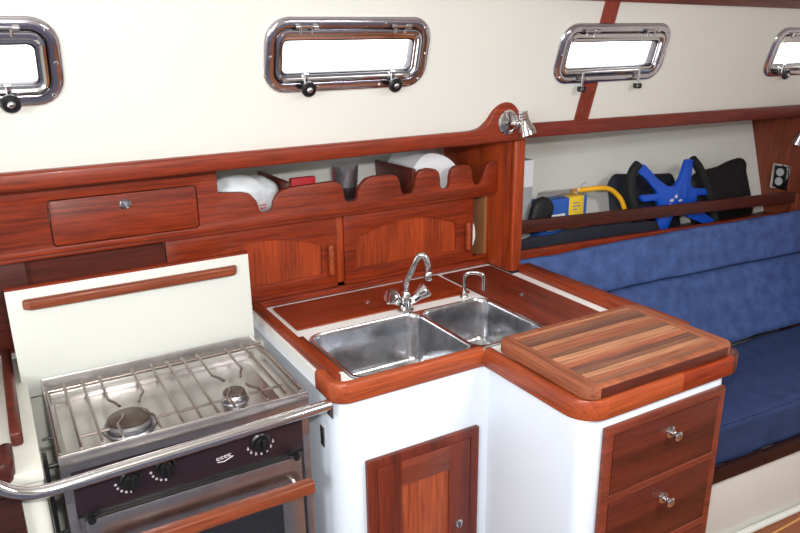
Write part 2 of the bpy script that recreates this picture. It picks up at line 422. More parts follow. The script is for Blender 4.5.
# hand rail at the foot of the cabin side, with the eared end at the partition
top = smooth_path([(1.195,0,1.364), (1.230,0,1.370), (1.254,0,1.390), (1.272,0,1.418), (1.294,0,1.435), (1.319,0,1.440), (1.344,0,1.433), (1.366,0,1.410), (1.382,0,1.380), (1.396,0,1.350)], 4)
loop = [(-1.6,1.322), (1.396,1.326)] + [(p.x, p.z) for p in reversed(top)] + [(-1.6,1.362)]
setp(prism('trim_1', loop, XZ, 1.668, 1.702, M['wx2'], bev=.006, seg=3), kind='structure')
bm = bmesh.new()
box(bm, 1.397, 3.5, 1.676, 1.702, 0, .043, .006, 3)
for v in bm.verts: v.co.z += 1.329 - (v.co.x-1.397)*.015
setp(finish('trim_2', bm, M['trimx']), kind='structure')
# ledge strip and side deck underside
setp(B('ceiling_side_deck', -1.6, 3.5, 1.7025, 2.25, 1.334, 1.345, M['cream'], bev=0), kind='structure')
# slanting batten and head trim on the cabin side
bm = bmesh.new()
for k, (u0, u1) in enumerate(((1.600, 1.655),)):
    v0, v1 = -.005, vz(1.72)
    sl = -.0
    loop = [(u0, v0), (u1, v0), (u1+sl, v1), (u0+sl, v1)]
    for (p, q) in ((v0, WV0-.017), (WV1-.015, v1)):
        box(bm, 0, 1, 0, 1, 0, 1, 0)
        vs = bm.verts[-8:]
        for v in vs:
            u = u0+(u1-u0)*v.co.x; w = p+(q-p)*v.co.y; v.co = WP(u, w, .0005+.006*v.co.z)
bm.verts.ensure_lookup_table()
setp(finish('trim_3', bm, M['trimw']), kind='structure')
bm = bmesh.new(); box(bm, -1.6, 3.5, vz(1.700), vz(1.752), 0, .014, .003)
for v in bm.verts: v.co.y += .040-.0155*v.co.x
for v in bm.verts: v.co = WP(v.co.x, v.co.y, v.co.z)
setp(finish('trim_4', bm, M['trimx']), kind='structure')
# hull liner outboard of the side deck; narrows forward
def hullY(x, z):
    y0 = 2.10+(z-1.25)*.32 if False else 2.10+(z-1.25)*.30
    return y0-(x-1.38)*.088
bm = bmesh.new(); g = []
for i in range(14):
    x = -1.6+i*(4.6+.5)/13
    g.append([bm.verts.new((x, hullY(x, z)-.0*z, z)) for z in (-.1, .3, .6, .9, 1.1, 1.338)])
for A, C in zip(g, g[1:]):
    for k in range(5): bm.faces.new((A[k], C[k], C[k+1], A[k+1]))
r = bmesh.ops.extrude_face_region(bm, geom=bm.faces[:])
for v in [q for q in r['geom'] if isinstance(q, bmesh.types.BMVert)]: v.co.y += .03
setp(finish('wall_hull', bm, M['liner']), kind='structure')
setp(B('floor', -1.6, 3.5, -2.0, 2.2, -.03, 0, M['sole'], bev=0), kind='structure')
setp(B('floor_reflection_sheet', -1.55, .90, -1.05, 1.18, .001, .012, M['reflsheet'], bev=.003), kind='structure')  # unseen slate sheet added over the floor to keep brown out of metal reflections
setp(prism('ceiling', [(1.57,1.745), (1.40,1.90), (0,1.98), (-1.7,1.93), (-1.7,1.96), (0,2.02), (1.42,1.94), (1.61,1.775)], YZ, -1.6, 3.5, M['cream']), kind='structure')
setp(B('wall_right', -1.6, 3.5, -1.75, -1.70, 0, 1.95, M['cream'], bev=0), kind='structure')
setp(B('wall_aft', -1.65, -1.6, -1.75, 1.62, 0, 2.0, M['cream'], bev=0), kind='structure')
setp(B('reflection_box', -1.6, 3.5, -1.699, -1.1, 0.002, .85, M['reflblue'], bev=0), kind='structure')  # unseen blue-grey box added opposite for the chrome and steel to reflect
setp(B('trim_6', -1.6, 3.5, -1.699, -1.66, 1.30, 1.36, M['wx'], bev=0), kind='structure')
# forward bulkhead
setp(B('wall_forward', 2.90, 2.93, 1.30, 2.2, 0, 1.333, M['darkz'], bev=.001), kind='structure')
setp(B('wall_fore', 3.5, 3.55, -1.75, 1.62, 0, 2.0, M['cream'], bev=0), kind='structure')

# ------------------------------------------------------------------ partition between galley and saloon
pr = empty('partition', (1.40, 1.9, 0), 'upright mahogany partition board between the galley counter and the saloon settee', 'partition')
B('board', 1.383, 1.421, 1.722, 2.12, .903, 1.333, M['wz'], pr, .001)
B('board_edge', 1.382, 1.422, 1.700, 1.7215, .903, 1.3235, M['wz'], pr, .008, 3)

# ------------------------------------------------------------------ lamp on the rail end
lp = empty('reading_lamp', (1.322, 1.66, 1.385), 'small chrome swivel reading lamp on the rounded end of the rail', 'lamp')
sub('wall_plate', lambda bm: lathe(bm, [(.036,0), (.036,.004), (.032,.009), (.026,.010), (.024,.007), (.012,.008), (0,.012)], (1.322,1.6675,1.382), (0,-1,0), 32), M['chrome'], lp)
sub('swivel', lambda bm: (lathe(bm, [(0,-.013), (.008,-.010), (.0125,0), (.010,.008), (0,.012)], (1.326,1.640,1.379), (0,-1,0), 20),
                           tube(bm, [(1.318,1.652,1.362), (1.318,1.650,1.352)], .003, 8)), M['chrome'], lp)
ax = Vector((.26, -.10, -1)).normalized()
o0 = Vector((1.340, 1.626, 1.416))
sub('lamp_shade', lambda bm: lathe(bm, [(0,0), (.013,.001), (.015,.004), (.013,.008), (.015,.012), (.013,.016), (.015,.020), (.013,.024), (.0155,.028), (.017,.036), (.024,.054), (.0265,.068), (.0245,.068), (.013,.04), (0,.04)], o0, ax, 28), M['chrome'], lp)
sub('arm', lambda bm: tube(bm, [(1.330,1.636,1.380), o0+ax*.028], .0055, 10), M['chrome'], lp)

# ------------------------------------------------------------------ upper galley cabinet
cb = empty('wall_cabinet', (.66, 1.80, .92), 'long mahogany galley cabinet with a scalloped open shelf, locker and arched doors', 'cabinet')
def scallop():
    zt, zb = 1.243, 1.182
    L = [(-.9,1.150), (1.381,1.150), (1.381,1.243)]
    L += [(1.368,1.250), (1.352,1.249), (1.338,1.238), (1.330,1.222), (1.326,1.200), (1.320,1.188), (1.308,1.182), (1.296,1.183), (1.288,1.190), (1.285,1.205), (1.284,1.225)]
    L += [(1.277,1.240), (1.262,1.247), (1.240,1.249), (1.218,1.245), (1.206,1.234), (1.202,1.215), (1.201,1.192), (1.195,1.183), (1.184,1.180), (1.173,1.183), (1.168,1.194), (1.167,1.215)]
    L += [(1.162,1.234), (1.150,1.245), (1.125,1.250), (1.100,1.247), (1.086,1.238), (1.080,1.222), (1.077,1.195), (1.070,1.184), (1.050,1.180), (1.036,1.184), (1.030,1.196), (1.027,1.220)]
    L += [(1.016,1.238), (1.000,1.244), (.940,1.245), (.918,1.240), (.898,1.224), (.890,1.208), (.888,1.190), (.880,1.181), (.862,1.180), (.850,1.185), (.846,1.200), (.844,1.218), (.832,1.238), (.815,1.244)]
    L += [(.690,1.241), (.664,1.236), (.646,1.222), (.638,1.206), (.635,1.192), (.628,1.184), (.612,1.182), (.600,1.186), (.596,1.200), (.592,1.216), (.576,1.236), (.556,1.243), (.492,1.249), (.492,1.312), (-.9,1.312)]
    return L
hole = rrect(.098, .438, 1.166, 1.276, .010)
prism('shelf_front', scallop(), XZ, 1.785, 1.803, M['wx'], cb, holes=[hole], bev=.0025)
dr = prism('locker_flap', rrect(.1005, .4355, 1.1685, 1.2735, .009), XZ, 1.7853, 1.802, M['wx'], cb, bev=.0006)
lt = sub('latch', lambda bm: lathe(bm, [(.013,0), (.013,.003), (.0105,.0045), (.009,.002), (0,.002)], (.266,1.786,1.249), (0,-1,0), 28), M['chrome'], dr)
sub('latch_button', lambda bm: (lathe(bm, [(.005,0), (.005,.006), (0,.0065)], (.266,1.784,1.249), (0,-1,0), 16), box(bm, .264, .268, 1.776, 1.783, 1.238, 1.25, .0005)), M['chrome'], lt)
B('moulding', -.9, 1.381, 1.797, 1.83, 1.138, 1.149, M['wx2'], cb, .003)
B('shelf', -.9, 1.381, 1.8035, 2.06, 1.150, 1.160, M['wx'], cb, 0)
def frame_with_hole(name, x0, x1, z0, z1, holes, mat, par, y0=1.820, y1=1.838, bev=.0015):
    return prism(name, [(x0,z0), (x1,z0), (x1,z1), (x0,z1)], XZ, y0, y1, mat, par, holes=holes, bev=bev)
def arch(x0, x1, zb, zs, zp, n=14):
    L = [(x0,zb), (x1,zb)]
    for k in range(n+1):
        t = k/n; x = x1+(x0-x1)*t; L.append((x, zs+(zp-zs)*(1-(2*t-1)**2)))
    return L
for (x0, x1, px0, px1, hx) in ((.355,.832,.405,.785,.809), (.857,1.316,.895,1.252,1.290)):
    dl = arch(px0, px1, .967, 1.058, 1.096)
    d = frame_with_hole('door', x0, x1, .935, 1.1365, [dl], M['wx'], cb)
    prism('door_panel', [(px0-.004,.960), (px1+.004,.960), (px1+.004,1.10), (px0-.004,1.10)], XZ, 1.8285, 1.834, M['wz'], d)
    bmh = bmesh.new(); box(bmh, hx-.0075, hx+.0075, 1.800, 1.8195, .964, 1.058, .006, 3); finish('handle', bmh, M['warm'], d)
B('stile', .8325, .8565, 1.826, 1.842, .905, 1.137, M['wz'], cb, .001)
B('lower_rail', .36, 1.381, 1.826, 1.84, .921, .9345, M['wx'], cb, .001)
# open end bay beside the last door: interior partition lining seen through it
B('end_lining', 1.370, 1.3815, 1.835, 2.10, .921, 1.149, M['cork'], cb, 0)
# left bay : recessed panel with curved lower rail
frame_with_hole('left_stile', -.9, .033, .92, 1.137, [], M['dark'], cb)
B('recess_panel', .0335, .3525, 1.838, 1.846, .93, 1.1365, M['drawer'], cb, 0)
cv = [(-.0, .92), (.3530, .92), (.3530,1.078), (.30,1.074), (.24,1.066), (.18,1.059), (.12,1.0565), (.0335,1.056), (0.0335,1.0)]
prism('bay_rail', [(.0335,.92)]+cv[1:8], XZ, 1.812, 1.836, M['wx2'], cb, bev=.002)
B('back_strip', .573, 1.381, 1.8225, 1.8255, .9015, .9205, M['wx2'], cb, .0005)
for X_, z_ in ((.690,1.252), (1.085,1.249)):
    prism('divider', [(1.8035,1.1605), (2.03,1.1605), (2.04,z_-.004), (1.8035,z_)], YZ, X_-.006, X_+.006, M['drawer'], cb, bev=.001)
B('cabinet_floor', -.9, 1.381, 1.845, 2.0, .905, .920, M['wx'], cb, 0)

# things stowed on the open shelf
o = blob('plastic_bag', (.585,1.872,1.217), (.092,.056,.056), M['pbag'], None, .16, 14, 3, .8, .15)
setp(o, 'crumpled white plastic bag at the left end of the open shelf', 'bag')
def bagprint(bm):
    for x, z, w_, h_ in ((.606,1.1885,.009,.004), (.618,1.1895,.004,.004), (.604,1.197,.004,.003), (.611,1.198,.011,.003)):
        box(bm, x, x+w_, 1.8035, 1.8045, z, z+h_)
sub('bag_print', bagprint, M['red'], o)
bm = bmesh.new(); box(bm, .745, .822, 1.925, 1.945, 1.1605, 1.236, .003)
setp(finish('packet', bm, M['red']), 'red packet standing behind the scalloped board, left of the tumbler', 'packet')
bm = bmesh.new()
lathe(bm, [(0,.0), (.031,0), (.033,.003), (.0405,.112), (.0385,.112), (.031,.008), (0,.006)], (.886,1.862,1.1605), (0,0,1), 40)
setp(finish('tumbler', bm, M['glass']), 'smoked clear tumbler glass standing on the open shelf', 'glass')
def paper_sheet(name, x0, x1, yc, zbase, hmax, mat, seed):
    bm = bmesh.new(); n = 22; m_ = 8; G = []
    for i in range(n+1):
        t = i/n; row = []
        for j in range(m_+1):
            s = j/m_; x = x0+(x1-x0)*t + .02*s
            h = hmax*(1-(abs(t-.42)/.62)**2.2) - .02*(1-s)*t
            z = zbase+max(.004, h)+.004*math.sin(t*9+s*4+seed)
            row.append(bm.verts.new((x, yc-.08+.19*s, z)))
        G.append(row)
    for A, C in zip(G, G[1:]):
        for k in range(m_): bm.faces.new((A[k], C[k], C[k+1], A[k+1]))
    r = bmesh.ops.extrude_face_region(bm, geom=bm.faces[:])
    for v in [q for q in r['geom'] if isinstance(q, bmesh.types.BMVert)]: v.co.z = zbase+.0005
    return finish(name, bm, mat)
setp(paper_sheet('paper_napkins', 1.096, 1.300, 1.915, 1.1605, .132, M['paper'], 0), 'folded white paper napkins bulging over the right end of the open shelf', 'napkins')
bm = bmesh.new(); lathe(bm, [(0,0), (.06,.0), (.085,.012), (.083,.014), (.058,.003), (0,.003)], (1.262,1.858,1.005), (.06,-1,.05), 36)
setp(finish('dinner_plate', bm, M['plate']), 'white plate stowed upright in the open cabinet bay by the partition', 'plate')

# ------------------------------------------------------------------ base cabinet (white L-shaped unit)
bc = empty('base_cabinet', (1.0, 1.4, 0), 'white moulded galley base unit with panelled cupboard door and drawer stack', 'cabinet')
foot = [(.553,1.84)] + arc(.603,1.297,.05,180,270) + [(.925,1.247)] + [(.948,1.235)] + arc(.978,.948,.03,180,270) + arc(1.362,.948,.03,270,360) + [(1.392,1.84)]
prism('body', foot, XY, 0, .874, M['white'], bc, holes=[rrect(.602, 1.192, 1.262, 1.590, .04)])
# cupboard door
d = prism('cupboard_door_frame', [(.617,.20), (.922,.20), (.922,.722), (.617,.722)], XZ, 1.234, 1.2465, M['doorz'], bc, holes=[[(.640,.223), (.898,.223), (.898,.700), (.640,.700)]], bev=.001)
dd = prism('cupboard_door', [(.6415,.2245), (.8965,.2245), (.8965,.6985), (.6415,.6985)], XZ, 1.2345, 1.246, M['doorz'], bc, holes=[[(.705,.29), (.836,.29), (.836,.632), (.705,.632)]], bev=.001)
B('door_panel', .7045, .8365, 1.2395, 1.2455, .2895, .6325, M['panelz'], dd, 0)
B('top_rail', .7055, .8355, 1.2335, 1.2385, .6325, .697, M['dframe'], dd, .0005)
kn = sub('latch', lambda bm: (lathe(bm, [(.011,0), (.011,.002), (.0085,.004), (0,.004)], (.866,1.2345,.467), (0,-1,0), 24), box(bm, .8645, .8675, 1.224, 1.231, .459, .475, .001)), M['chrome'], dd)
# drawer stack
fr = prism('drawer_frame', [(.998,.12), (1.372,.12), (1.372,.855), (.998,.855)], XZ, .905, .9175, M['dframe'], bc,
           holes=[[(1.022,.688), (1.352,.688), (1.352,.834), (1.022,.834)], [(1.022,.510), (1.352,.510), (1.352,.668), (1.022,.668)], [(1.022,.15), (1.352,.15), (1.352,.49), (1.022,.49)]], bev=.003)
for (z0, z1, kz, kx) in ((.6895,.8325,.790,1.196), (.5115,.6665,.622,1.196), (.1515,.4885,.40,1.196)):
    dw = B('drawer', 1.0235, 1.3505, .9055, .917, z0, z1, M['drawer'], bc, .001)
    sub('knob', lambda bm: (lathe(bm, [(.014,0), (.014,.002), (.007,.004), (.0055,.010), (.009,.014), (.0115,.019), (.0115,.023), (.008,.026), (0,.0265)], (kx,.9053,kz), (0,-1,0), 24)), M['chrome'], dw)

# ------------------------------------------------------------------ worktop with fiddles
wt = empty('worktop', (1.0, 1.4, .875), 'white laminate galley worktop edged with varnished mahogany fiddles', 'worktop')
slab = [(.562,1.8215)] + arc(.602,1.288,.04,180,270) + [(.944,1.248), (.944,.958)] + arc(.984,.958,.04,180,270) + arc(1.384,.958,.04,270,360) + [(1.424,1.698), (1.381,1.698), (1.381,1.8215)]
prism('laminate', slab, XY, .900, .875, M['lam'], wt, holes=[rrect(.618, 1.176, 1.278, 1.572, .04)])
def fid(path, w, name='fiddle', mat='warm', z0=.879, z1=.925, side=1, rnd=.007):
    bm = bmesh.new(); sweep_bar(bm, path, w, z0, z1, rnd, side); return finish(name, bm, M[mat], wt)
fid([(.571,1.822), (.571,1.305)], .023, mat='wy', z0=.888, z1=.920)
pth = [(.546,1.338)] + arc(.588,1.277,.042,180,270) + [(.931,1.235)]
fid(pth, .023, mat='warm')
pth = [(.931,1.2345)] + [(.935,.970)] + arc(.998,.968,.063,180,270)
fid(pth, .023, mat='warmy')
fid([(.998,.905), (1.22,.905)], .023, mat='warm')
fid([(1.2203,.905), (1.386,.905)], .023, mat='wx2')
pth = arc(1.386,.953,.048,270,360) + [(1.434,.99)]
fid(pth, .026, mat='dark')
fid([(1.434,.9903), (1.434,1.089)], .026, mat='wy')
prism('side_fiddle', [(1.408,1.698), (1.450,1.698), (1.467,1.092), (1.408,1.092)], XY, .888, .927, M['wy'], wt, bev=.004)
# wooden side filler beside the sink
B('side_filler', .5955, .6165, 1.345, 1.575, .9005, .9035, M['wy'], wt, .001)
B('front_filler', .62, .945, 1.2585, 1.2775, .9005, .9035, M['warm'], wt, .001)

# inset hatch lids
h1 = empty('hatch_lid', (.89, 1.71, .9), 'wide teak inset lid behind the sink, along the cabinet doors', 'lid')
prism('lid_panel', rrect(.618, 1.166, 1.618, 1.802, .008), XY, .9005, .9055, M['hatch'], h1, bev=.0015)
sub('finger_ring', lambda bm: lathe(bm, [(.009,0), (.009,.0015), (.006,.0015), (.006,0)], (.866,1.700,.9055), (0,0,1), 24), M['chrome'], h1)
h2 = empty('hatch_lid', (1.28, 1.55, .9), 'darker teak inset lid right of the sink, running under the chopping board', 'lid')
prism('lid_panel', rrect(1.179, 1.369, 1.225, 1.796, .008), XY, .9005, .9055, M['hatchy'], h2, bev=.0015)
sub('finger_ring', lambda bm: lathe(bm, [(.008,0), (.008,.0015), (.0055,.0015), (.0055,0)], (1.277,1.52,.9055), (0,0,1), 24), M['alu'], h2)

# ------------------------------------------------------------------ sink
sk = empty('double_sink', (.9, 1.42, .75), 'two-basin stainless sink let into the worktop', 'sink')
b1 = (.627, .945, 1.286, 1.564); b2 = (.951, 1.169, 1.286, 1.564)
prism('rim', rrect(.620, 1.1745, 1.2795, 1.570, .040), XY, .9045, .9015, M['steeln'], sk, holes=[rrect(*b1, .034), rrect(*b2, .034)])
for (x0, x1, y0, y1), zb in ((b1, .765), (b2, .775)):
    bm = bmesh.new(); loops = []
    for ins, z, r in ((0,.9045,.034), (.0015,.9015,.034), (.003,.895,.034), (.006,.84,.034), (.009,zb+.022,.034), (.011,zb+.012,.034), (.015,zb+.005,.034), (.022,zb+.001,.034), (.032,zb,.034), (.07,zb-.002,.03)):
        loops.append([Vector((u, v, z)) for u, v in rrect(x0+ins, x1-ins, y0+ins, y1-ins, r, 8)])
    R = ring_loft(bm, loops); bm.faces.new(R[-1])
    bs = finish('basin', bm, M['steeln'], sk, ang=60)
    cx, cy = (x0+x1)/2, (y0+y1)/2
    sub('drain', lambda bm: lathe(bm, [(.030,.001), (.026,.002), (.022,-.001+.0015), (.0,.0008)], (cx, cy, zb-.0005), (0,0,1), 28), M['chrome'], bs)

# ------------------------------------------------------------------ faucet and pump spout
fc = empty('mixer_faucet', (.931,1.597,.9), 'chrome mixer faucet with a swan-neck spout and two clear cross handles', 'faucet')
sub('body', lambda bm: (lathe(bm, [(0,0), (.023,0), (.023,.004), (.018,.009), (.0165,.03), (.018,.036), (.014,.050), (.011,.056), (0,.056)], (.931,1.597,.9005), (0,0,1), 28),
     tube(bm, [(.931,1.597,.918), (.908,1.590,.934)], .012, 14), tube(bm, [(.931,1.597,.918), (.954,1.590,.934)], .012, 14)), M['chrome'], fc)
sp = smooth_path([(.931,1.597,.95), (.931,1.596,.978), (.934,1.590,.996), (.944,1.578,1.030), (.952,1.569,1.056), (.958,1.562,1.065), (.967,1.554,1.062), (.972,1.549,1.044), (.974,1.547,1.014)], 6)
sub('spout', lambda bm: (tube(bm, sp, .0088, 16), ), M['chrome'], fc)
sub('nozzle', lambda bm: lathe(bm, [(0,0), (.0108,0), (.0114,.003), (.0114,.020), (.009,.024), (0,.024)], (.9742,1.547,.997), (0,0,1), 20), M['chrome'], fc)
for s in (-1, 1):
    a = Vector((s*.80, -.22, .62)).normalized(); p0 = Vector((.931+s*.018, 1.591, .930))
    sub('handle', lambda bm: lathe(bm, [(0,0), (.012,.0), (.0125,.010), (.0135,.018), (.0175,.030), (.0225,.042), (.0235,.048), (.021,.052), (.012,.0535), (0,.054)], p0, a, 9), M['crystal'], fc)
ps = empty('pump_spout', (1.131,1.602,.9), 'small chrome gooseneck water spout at the rear of the right basin', 'faucet')
sp = smooth_path([(1.131,1.602,.902), (1.131,1.602,.950), (1.131,1.600,.965), (1.137,1.594,.974), (1.146,1.587,.976), (1.158,1.577,.976), (1.168,1.569,.972), (1.172,1.566,.962), (1.173,1.565,.925)], 5)
sub('spout', lambda bm: tube(bm, sp, .006, 14), M['chrome'], ps)
sub('base', lambda bm: lathe(bm, [(0,0), (.012,0), (.011,.005), (.008,.008), (.0075,.016), (0,.017)], (1.131,1.602,.9005), (0,0,1), 20), M['chrome'], ps)

# ------------------------------------------------------------------ chopping board
cbd = empty('chopping_board', (1.17,1.06,.927), 'striped wooden chopping board lying over the corner of the worktop', 'chopping board')
inner = rrect(.987, 1.360, .932, 1.198, .003, 2)
bmo = rrect(.950, 1.398, .912, 1.216, .030, 8)
prism('border', bmo, XY, .9525, .9262, M['boardb'], cbd, holes=[inner], bev=.0025)
prism('slats', rrect(.9873, 1.3597, .9323, 1.1977, .003, 2), XY, .9522, .9265, M['board'], cbd)
B('front_edge', .981, 1.367, .9105, .9122, .9285, .9500, M['dark'], cbd, .0005)

# ------------------------------------------------------------------ left counter beside the stove (mirror of the sink side)
lc = empty('side_counter', (-.3, 1.5, 0), 'cream counter end left of the stove with a dark wood fiddle', 'counter')
B('body', -.75, -.008, 1.285, 1.83, 0, .874, M['stovecream'], lc, .012, 3)
B('counter_slab', -.75, -.006, 1.275, 1.8215, .875, .900, M['stovecream'], lc, .003)
B('side_fiddle', -.050, -.029, 1.375, 1.8215, .9005, .930, M['drawer'], lc, .006, 3)
B('corner_fiddle', -.75, -.076, 1.262, 1.292, .8905, .930, M['dark'], lc, .008, 3)
bm = bmesh.new(); sweep_bar(bm, [(-.0755,1.262)]+arc(-.076,1.290,.028,270,350)+[(-.048,1.345)], .022, .8905, .930, .008, 1); finish('corner_fiddle_end', bm, M['dark'], lc)
B('cupboard_panel', -.75, -.048, 1.268, 1.2845, .06, .862, M['vdark'], lc, .002)
# cover panel
cp = empty('stove_cover', (.25,1.68,.86), 'off-white hinged stove cover standing upright behind the hob', 'panel')
bm = bmesh.new(); box(bm, -.018, .520, 1.668, 1.682, .86, 1.1125, .001)
finish('panel', bm, M['lid'], cp)
B('top_edging', -.018, .520, 1.6695, 1.6822, 1.1127, 1.1175, M['wx2'], cp, 0)
bm = bmesh.new(); box(bm, .012, .487, 1.648, 1.6675, 1.068, 1.092, .006, 3)
for v in bm.verts:
    if v.co.y < 1.66:
        v.co.x += .010 if v.co.x < .1 else (-.006 if v.co.x > .4 else 0)
finish('grip', bm, M['handle'], cp)
# stove recess liner right and back
rc = B('recess_back', -.006, .554, 1.700, 1.715, .20, .86, M['stovecream'], None, 0); setp(rc, kind='structure'); rc.name = 'wall_stove_recess'

# ------------------------------------------------------------------ stove
st = empty('gas_stove', (.26,1.48,.12), 'two-burner stainless marine gas stove with oven, in the counter recess', 'stove')
X0, X1, Y0, Y1 = .020, .510, 1.297, 1.662
def tray(bm):
    L = lambda ins, z, xr=0, yb=0: [Vector(p) for p in ((X0+ins, Y0+ins*.4, z), (X1-ins-xr, Y0+ins*.4, z), (X1-ins-xr, Y1-ins-yb, z), (X0+ins, Y1-ins-yb, z))]
    R = ring_loft(bm, [L(0,.800), L(0,.8995), L(.002,.9005), L(.003,.9005), L(.004,.898), L(.006,.880,.0,.0), L(.012,.872,.016,.018), L(.018,.864,.020,.028)])
    bm.faces.new(R[-1])
sub('hob_tray', tray, M['steel'], st, ang=20)
B('back_ledge', .032, .492, 1.596, 1.622, .8605, .8795, M['steel'], st, .002)
B('oven_case', X0+.004, X1-.004, 1.312, 1.65, .16, .7995, M['steel'], st, .002)
for xx in (X0-.0, X1-.016):
    B('side_strip', xx, xx+.016, 1.2975, 1.3115, .16, .799, M['steel'], st, .001)
B('control_panel', .0365, .4935, 1.2935, 1.3115, .770, .866, M['panel'], st, .002)
B('front_lip', X0, X1, 1.2905, 1.2968, .866, .9005, M['steel'], st, .001)
# knobs and dial marks
for kx, kz, dial in ((.137,.818,0), (.203,.822,0), (.397,.816,1)):
    k = sub('knob', lambda bm: (lathe(bm, [(0,0), (.021,0), (.021,.003), (.017,.006), (.0155,.018), (.014,.020), (0,.020)], (kx,1.2933,kz), (0,-1,0), 28),
                             box(bm, kx-.0035, kx+.0035, 1.2655, 1.277, kz-.0165, kz+.0165, .0015)), M['black'], st)
    angs = range(200, 345, 24) if dial else range(190, 285, 19)
    def dots(bm):
        for j, a in enumerate(angs):
            rr = .029; cx_, cz_ = kx+rr*math.cos(math.radians(a)), kz+rr*math.sin(math.radians(a))
            lathe(bm, [(.0024,0), (.0024,.0006), (.0013,.0006), (.0013,0)], (cx_, 1.2934, cz_), (0,-1,0), 10)
            if dial: box(bm, cx_-.0007, cx_+.0007, 1.2928, 1.2934, cz_+.003, cz_+.0055)
    sub('dial_marks', dots, M['whitep'], st)
# maker's mark: small slanted white script squiggle
def mark(bm):
    for x, w_ in ((.303,.007), (.3115,.006), (.319,.006), (.3265,.007)):
        z_ = .800+(x-.303)*.12; box(bm, x, x+w_, 1.2930, 1.2936, z_, z_+.0018); box(bm, x, x+.0018, 1.2930, 1.2936, z_, z_+.0065); box(bm, x+.001, x+w_, 1.2930, 1.2936, z_+.0048, z_+.0063)
    tube(bm, [(.304,1.2934,.7965), (.318,1.2934,.7945), (.338,1.2934,.802)], .0009, 5)
sub('maker_mark', mark, M['whitep'], st)
# burners
def burner(x, y, r):
    b = sub('burner', lambda bm: lathe(bm, [(r*1.25,0), (r*1.2,.003), (r*1.02,.004), (r*1.0,.010), (r*1.08,.011), (r*.96,.016), (0,.016)], (x,y,.8642), (0,0,1), 32), M['alu'], st)
    sub('burner_cap', lambda bm: lathe(bm, [(r*.96,0), (r*.96,.004), (r*.86,.0065), (0,.007)], (x,y,.8804), (0,0,1), 32), M['cap'], b)
burner(.163, 1.415, .044); burner(.384, 1.412, .025)
# grid
def grid(bm):
    zt = .9055
    tube(bm, [(.022,1.585,zt-.004), (.508,1.585,zt-.004)], .0050, 10)
    tube(bm, [(.06,1.352,zt-.004), (.118,1.352,zt-.004)], .0030, 8); tube(bm, [(.205,1.352,zt-.004), (.36,1.352,zt-.004)], .0030, 8); tube(bm, [(.40,1.352,zt-.004), (.475,1.352,zt-.004)], .0030, 8)
    def rod(pts): tube(bm, pts, .0030, 8)
    for x in (.026,.062,.099,.248,.283,.318,.463,):
        rod([(x,1.600,zt), (x,1.300,zt)])
    for c, r, dx in ((.170,.036,.035), (.388,.021,.034)):
        for s in (-1, 1):
            rod([(c+s*dx,1.600,zt), (c+s*dx,1.470,zt), (c+s*dx*.72,1.452,zt), (c+s*dx*.55,1.430+.0*s,zt)][0:4])
            rod([(c+s*dx,1.300,zt), (c+s*dx,1.355,zt), (c+s*dx*.6,1.378,zt), (c+s*dx*.55,1.392,zt)])
    rod([(.496,1.60,zt), (.496,1.30,zt)])
sub('pan_grid', grid, M['grid'], st)
for x in (.06, .47):
    pass
# oven door
od = prism('oven_door', [(X0+.026,.24), (X1-.026,.24), (X1-.026,.757), (X0+.026,.757)], XZ, 1.288, 1.3115, M['steel'], st, holes=[rrect(.115,.435,.34,.668,.02)], bev=.002)
B('door_glass', .112, .438, 1.297, 1.2985, .337, .671, M['ovenpane'], od, 0)
B('oven_cavity', .100, .450, 1.3085, 1.3110, .325, .685, M['ovenblk'], od, 0)
bm = bmesh.new()
for zz in (.652, .618, .58): tube(bm, [(.116,1.3035,zz), (.434,1.3035,zz)], .0012, 6)
B('door_gap', .0365, .4935, 1.302, 1.3115, .758, .7695, M['ovenblk'], st, 0)
finish('oven_rack', bm, M['grid'], od)
B('handle', .066, .494, 1.240, 1.266, .686, .714, M['handle'], od, .004, 3)
for xx in (.085, .462):
    sub('handle_post', lambda bm: tube(bm, [(xx,1.265,.700), (xx,1.2885,.700)], .0045, 10), M['chrome'], od)
for xx in (.058, .470):
    sub('door_catch', lambda bm: (lathe(bm, [(0,0), (.0075,0), (.0075,.012), (0,.013)], (xx,1.288,.762), (0,-1,0), 14), tube(bm, [(xx+.018*(-1 if xx > .3 else 1),1.284,.766), (xx,1.28,.764)], .003, 8)), M['black'], st)
# gimbal pivots and locking hardware
sub('gimbal_bracket', lambda bm: (box(bm, -.004, .004, 1.33, 1.36, .70, .885, .002), tube(bm, [(-.005,1.345,.86), (.021,1.345,.86)], .005, 10), tube(bm, [(.001,1.40,.889), (.020,1.40,.889)], .003, 8), tube(bm, [(-.004,1.30,.74), (.020,1.305,.74)], .004, 8)), M['black'], st)
# lock plate on the side of the counter
lk = sub('latch_plate', lambda bm: box(bm, .5490, .5528, 1.312, 1.332, .742, .792, .0015), M['chrome2'], bc)
sub('slot', lambda bm: box(bm, .5475, .5490, 1.317, 1.327, .755, .780, .0005), M['black'], lk)
# grab rail across the front
gr = empty('grab_rail', (.25,1.25,.87), 'polished stainless grab rail across the front of the stove', 'rail')
gp = [(.553,1.262,.872), (.50,1.262,.872), (.30,1.262,.872), (.10,1.262,.872), (.0,1.262,.874)] 
gp += [(-.035,1.262,.877), (-.062,1.262,.886), (-.085,1.262,.905), (-.105,1.262,.925), (-.135,1.262,.94), (-.19,1.262,.945)]
def grp(bm):
    P = [Vector((.545,1.264,.874)), Vector((.02,1.250,.868))] + smooth_path([(.0,1.25,.868), (-.03,1.25,.872), (-.06,1.25,.886), (-.085,1.252,.908), (-.11,1.256,.935), (-.14,1.26,.965)], 5)
    tube(bm, P, .0125, 20)
sub('tube', grp, M['chrome'], gr)
sub('flange', lambda bm: box(bm, .545, .549, 1.250, 1.280, .846, .884, .0015), M['chrome'], gr)

